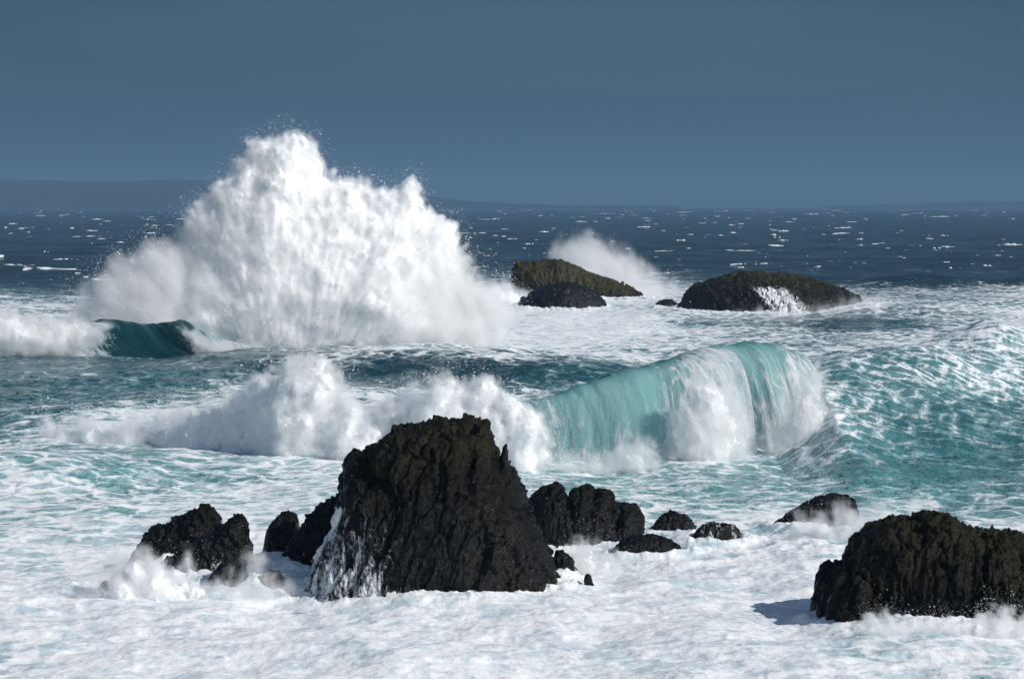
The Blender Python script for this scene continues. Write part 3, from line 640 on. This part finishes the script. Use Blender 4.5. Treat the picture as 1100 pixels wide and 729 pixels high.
spray('sea_spray', 414, [(560,330),(572,300),(580,278),(588,262),(600,250),(616,243),(630,241),(645,246),(662,252),(684,264),(706,280),(725,292),(745,300),(760,312),(765,330),(760,370),(560,370)],
      .35, 7.0, .75, 'soft veil of spray drifting to the right behind the far mossy rock', soft=lambda u, v: 1.6+1.2*sstep(610, 740, u), amp=1.6, scale=6, drops=4000, size=.04, fling=.4, group=GS, core=2.2)
spray('sea_spray', 386, [(505,340),(512,312),(526,300),(542,297),(556,304),(568,312),(582,318),(600,327),(612,380),(500,380)], .35, 4.0, 1.8, 'low white spray between the tall burst and the far dome rock', soft=.8, amp=1.2, scale=4, drops=4000, size=.04, group=GS)
spray('spray', 239, [(-140,400),(-140,335),(-60,330),(0,328),(30,332),(60,336),(90,338),(110,341),(122,350),(118,362),(108,376),(70,400),(0,400)],
      .16, 2.2, 3.0, '', soft=.6, amp=.8, scale=2.2, drops=16000, size=.03, fling=.35, parent=lwave)
spray('spray', 239.5, [(188,350),(198,346),(212,352),(226,358),(250,362),(285,368),(315,374),(352,372),(357,380),(335,384),(300,410),(250,410),(225,392),(207,380),(196,366)],
      .15, 1.9, 2.8, '', soft=.45, amp=.7, scale=1.8, drops=8000, size=.03, fling=.3, parent=lwave)
MID = [(30,468),(42,450),(52,438),(66,444),(90,448),(120,442),(150,440),(185,436),(212,428),(236,420),(256,412),(266,402),(280,399),(296,392),(318,387),(340,383),(358,387),(370,397),(380,414),(392,426),(410,427),(430,416),(452,407),(476,401),(505,400),(528,404),(548,412),(566,424),(580,440),(588,462),(600,490),(600,560),(400,560),(200,560),(40,540),(20,500)]
spray('sea_spray', 154, MID, .13, 2.8, 3.2, 'long low line of white spray across the middle, behind the tallest rock', soft=lambda u, v: .28+.35*sstep(260, 150, u), amp=1.25, scale=2.4, drops=70000, size=.028, fling=.5, group=GS, yline=[(-40,167),(40,165),(200,158),(320,151.5),(450,148),(600,145.5)])
spray('spray', 145.6, [(585,530),(586,502),(594,486),(606,480),(622,486),(638,478),(654,482),(668,468),(684,458),(698,462),(712,476),(722,530)], .09, 1.3, 2.6, '', soft=.45, amp=.5, scale=1.3, drops=7000, size=.014, fling=.3, parent=barrel)
spray('spray', 149.0, [(700,530),(704,492),(712,470),(716,446),(722,424),(734,408),(752,398),(772,400),(788,412),(800,432),(806,456),(806,480),(804,530)], .09, 1.6, 3.2, '', soft=.45, amp=.8, scale=1.6, drops=26000, size=.014, fling=.3, parent=barrel)
spray('spray', 152.0, [(806,530),(814,474),(824,450),(836,426),(850,404),(866,390),(878,392),(890,408),(902,430),(916,450),(930,468),(936,530)], .09, 1.5, 2.4, '', soft=.5, amp=.85, scale=1.5, drops=9000, size=.02, fling=.3, parent=barrel)
spray('sea_spray', 97.3, [(62,648),(78,626),(94,606),(110,592),(126,584),(140,590),(152,580),(170,588),(190,599),(206,592),(222,606),(236,612),(250,604),(264,590),(280,598),(296,610),(318,618),(330,700),(60,700)], .08, 1.7, 2.6, 'white mist of breaking water over the slanting rocks left of the tallest rock', soft=.55, amp=1.1, scale=1.7, drops=16000, size=.011, fling=.3, group=GS)
spray('sea_spray', 111, [(812,606),(824,582),(838,564),(850,552),(864,544),(880,540),(900,541),(914,536),(936,533),(960,533),(985,537),(1010,545),(1010,650),(800,650),(806,610)], .10, 1.8, 2.4, 'white spray bursting over the curved slab behind the broad right rock', soft=.55, amp=1.0, scale=1.7, drops=16000, size=.012, fling=.3, group=GS)
spray('sea_spray', 86.5, [(918,690),(924,668),(934,658),(946,652),(956,656),(966,662),(985,668),(1010,664),(1040,664),(1060,650),(1078,644),(1105,650),(1130,660),(1130,730),(915,730)], .06, 1.0, 4.5, 'splash of white drops at the foot of the broad right rock', soft=.25, amp=.7, scale=.9, drops=16000, size=.012, fling=.3, group=GS)
spray('sea_spray', 94.6, [(312,690),(318,650),(328,640),(336,646),(348,637),(360,645),(374,641),(388,648),(402,640),(416,647),(432,641),(448,649),(465,644),(482,650),(500,645),(516,651),(532,645),(548,650),(565,642),(580,647),(594,636),(606,640),(616,650),(620,690)],
      .06, 1.0, 4.0, 'low fringe of splashing water along the foot of the tallest rock', soft=.22, amp=.5, scale=.8, drops=20000, size=.011, fling=.22, group=GS)
spray('sea_spray', 104.5, [(566,660),(575,618),(584,612),(596,598),(606,582),(618,568),(632,566),(646,570),(654,578),(664,590),(680,604),(700,608),(722,606),(740,596),(756,602),(780,604),(800,596),(812,588),(826,600),(830,660)],
      .07, 1.2, 2.6, 'churned white spray among the small rocks right of the tallest rock', soft=.5, amp=.9, scale=1.3, drops=12000, size=.011, fling=.25, group=GS)
spray('sea_spray', 349, [(715,400),(722,338),(740,330),(765,335),(790,331),(815,326),(840,330),(868,328),(890,322),(912,316),(935,314),(955,320),(970,330),(975,400)], .3, 3.0, .9, 'low white wash along the foot of the broad far slab rock', soft=1.0, amp=1.3, scale=3.5, drops=4000, size=.03, group=GS)
# drops torn off the three curtains
pts = []
for o in [c for c in barrel.children if c.name.startswith('lip')]:
    n = len(o.data.vertices); c = np.empty(n*3, np.float32); o.data.vertices.foreach_get('co', c); c = c.reshape(-1, 3)
    nn = np.empty(n*3, np.float32); o.data.vertices.foreach_get('normal', nn); nn = nn.reshape(-1, 3); nn *= np.where(nn[:, 1:2] > 0, -1, 1)
    fo_ = np.empty(n, np.float32); o.data.attributes['foam'].data.foreach_get('value', fo_)
    w = np.clip(fo_-.3, 0, 1)**1.5*(c[:, 2] > 0)*(c[:, 0] > 1.5); w /= w.sum()
    k = RNG.choice(n, 14000, p=w); pts.append(c[k]+nn[k]*RNG.exponential(.22, (len(k), 1))+RNG.normal(0, .10, (len(k), 3)))
pts = np.concatenate(pts); flakes(pts, .026*RNG.uniform(.4, 1.3, len(pts)), M_DROP, 'drops', barrel)
HAZE=True
# ------------------------------------------------------------------ far shore, sky, air, light, camera
def hills(name, y0, prof, label):
    p = np.array(prof, float); x, z = at(p[:, 0], p[:, 1], y0)
    n = 260; xs = np.linspace(x[0], x[-1], n); zt = np.interp(xs, x, z)
    zt = np.maximum(zt + 7*fbm2(xs/420., xs*0+y0, 4)*np.clip(zt/30, 0, 1), -2)
    k = np.linspace(-1, 1, 21); Pm = np.zeros((21, n, 3)); Pm[..., 0] = xs
    Pm[..., 1] = y0+900*k[:, None]+150*fbm2(xs/500., xs*0, 3)
    Pm[..., 2] = zt*np.cos(k[:, None]*np.pi/2)**.8-3
    return tag(grid_mesh(name, Pm, M_HILL), kind='structure')
M_HILL, t = new_mat('heather_hills')
hc = t.mix(t.noise(t.pos(), .004, 6, .6), (.015, .024, .028), (.03, .04, .04))
t.n('ShaderNodeOutputMaterial', {'Surface': t.n('ShaderNodeBsdfDiffuse', {'Color': hc}).outputs[0]})
hills('hills', 11000, [(-700,212),(-400,200),(-150,194),(0,192.5),(60,193),(130,194),(190,192.5),(240,193),(300,196),(380,203),(450,209),(490,214),(540,217.5),(600,219.5),(720,219.9)], '')
hills('hills', 12400, [(900,220),(980,218),(1040,216),(1100,215.5),(1250,214),(1500,217)], '')

# storm air: one even box of blue-grey haze round everything
def box(name, lo, hi, mat):
    v = np.array([(x, y, z) for x in (lo[0], hi[0]) for y in (lo[1], hi[1]) for z in (lo[2], hi[2])], float)
    f = np.array([(0,1,3,2),(4,6,7,5),(0,4,5,1),(2,3,7,6),(0,2,6,4),(1,5,7,3)])
    return raw_mesh(name, v, f, mat, smooth=False)
M_HAZE, t = new_mat('storm_haze')
v = t.n('ShaderNodeVolumePrincipled', {'Color': (.23, .39, .57, 1), 'Density': .000125, 'Anisotropy': .0})
t.n('ShaderNodeOutputMaterial', {'Volume': v.outputs[0]})
if HAZE:
    tag(box('haze', (-16000, -60, -6), (16000, 15200, 170), M_HAZE), kind='stuff')

SUN = Vector((.70, -.40, .59)).normalized()
el = math.asin(SUN.z); azi = math.atan2(SUN.x, SUN.y)
ld = bpy.data.lights.new('sun', 'SUN'); ld.energy = 3.95; ld.angle = rad(.5); ld.color = (1, .965, .90)
lo = bpy.data.objects.new('sun', ld); COL.objects.link(lo); lo.rotation_euler = SUN.to_track_quat('Z', 'Y').to_euler()
w = bpy.data.worlds.new('World'); C.world = w; w.use_nodes = True
t = NT(w)
sk = t.n('ShaderNodeTexSky', sky_type='NISHITA', sun_disc=False, sun_elevation=el, sun_rotation=azi, air_density=1.0, dust_density=.6, ozone_density=1.5)
clear = t.n('ShaderNodeVectorMath', {0: sk.outputs[0], 1: (.085,)*3}, operation='MULTIPLY').outputs[0]
d = t.n('ShaderNodeTexCoord').outputs['Generated']
sx = t.n('ShaderNodeSeparateXYZ', {0: d}); 
n = t.noise(t.mapping(d, (2.2, 2.2, 7.0)), 1.0, 5, .5, .3); n2 = t.noise(t.mapping(d, (3.0, 3.0, 22.0)), 1.0, 4, .5, .2)
# a bank of rain cloud fills the sky ahead (+y) up to about forty degrees
cov = t.math('ADD', t.math('MULTIPLY', t.math('SUBTRACT', n, .5), .5), t.math('SUBTRACT', sx.outputs[1], t.math('MULTIPLY', t.math('MAXIMUM', sx.outputs[2], 0.0), .55)))
bank = t.step(cov, .15, .62)
hgt = t.step(t.math('ADD', sx.outputs[2], t.math('MULTIPLY', t.math('SUBTRACT', n, .5), .10)), -.01, .10)
cc = t.mix(hgt, (.055, .115, .174), (.039, .079, .122))
cc = t.mix(t.math('MULTIPLY', t.step(n2, .40, .72), .75), cc, (.068, .126, .180))
cc = t.mix(t.math('MULTIPLY', t.step(n, .40, .66), .45), cc, (.034, .064, .100))
colr = t.mix(bank, clear, cc)
bg = t.n('ShaderNodeBackground', {'Color': colr, 'Strength': 1.0})
t.n('ShaderNodeOutputWorld', {'Surface': bg.outputs[0]})

cam = bpy.data.cameras.new('camera'); co = bpy.data.objects.new('camera', cam); COL.objects.link(co); C.camera = co
co.location = (0, 0, HC); co.rotation_euler = (math.pi/2, 0, 0)
cam.sensor_width = 36; cam.lens = 36*F/1100; cam.clip_start = 1; cam.clip_end = 60000; cam.shift_y = -(364.5-VH)/1100
vs_ = C.view_settings; vs_.view_transform = 'Standard'; vs_.look = 'None'; vs_.gamma = 1; vs_.exposure = 0; vs_.use_curve_mapping = False
C.render.engine = 'CYCLES'
cy = C.cycles; cy.use_denoising = True; cy.max_bounces = 12; cy.diffuse_bounces = 4; cy.glossy_bounces = 3; cy.transmission_bounces = 6; cy.volume_bounces = 8; cy.use_adaptive_sampling = True; cy.adaptive_threshold = .025; cy.transparent_max_bounces = 16
cy.sample_clamp_indirect = 6
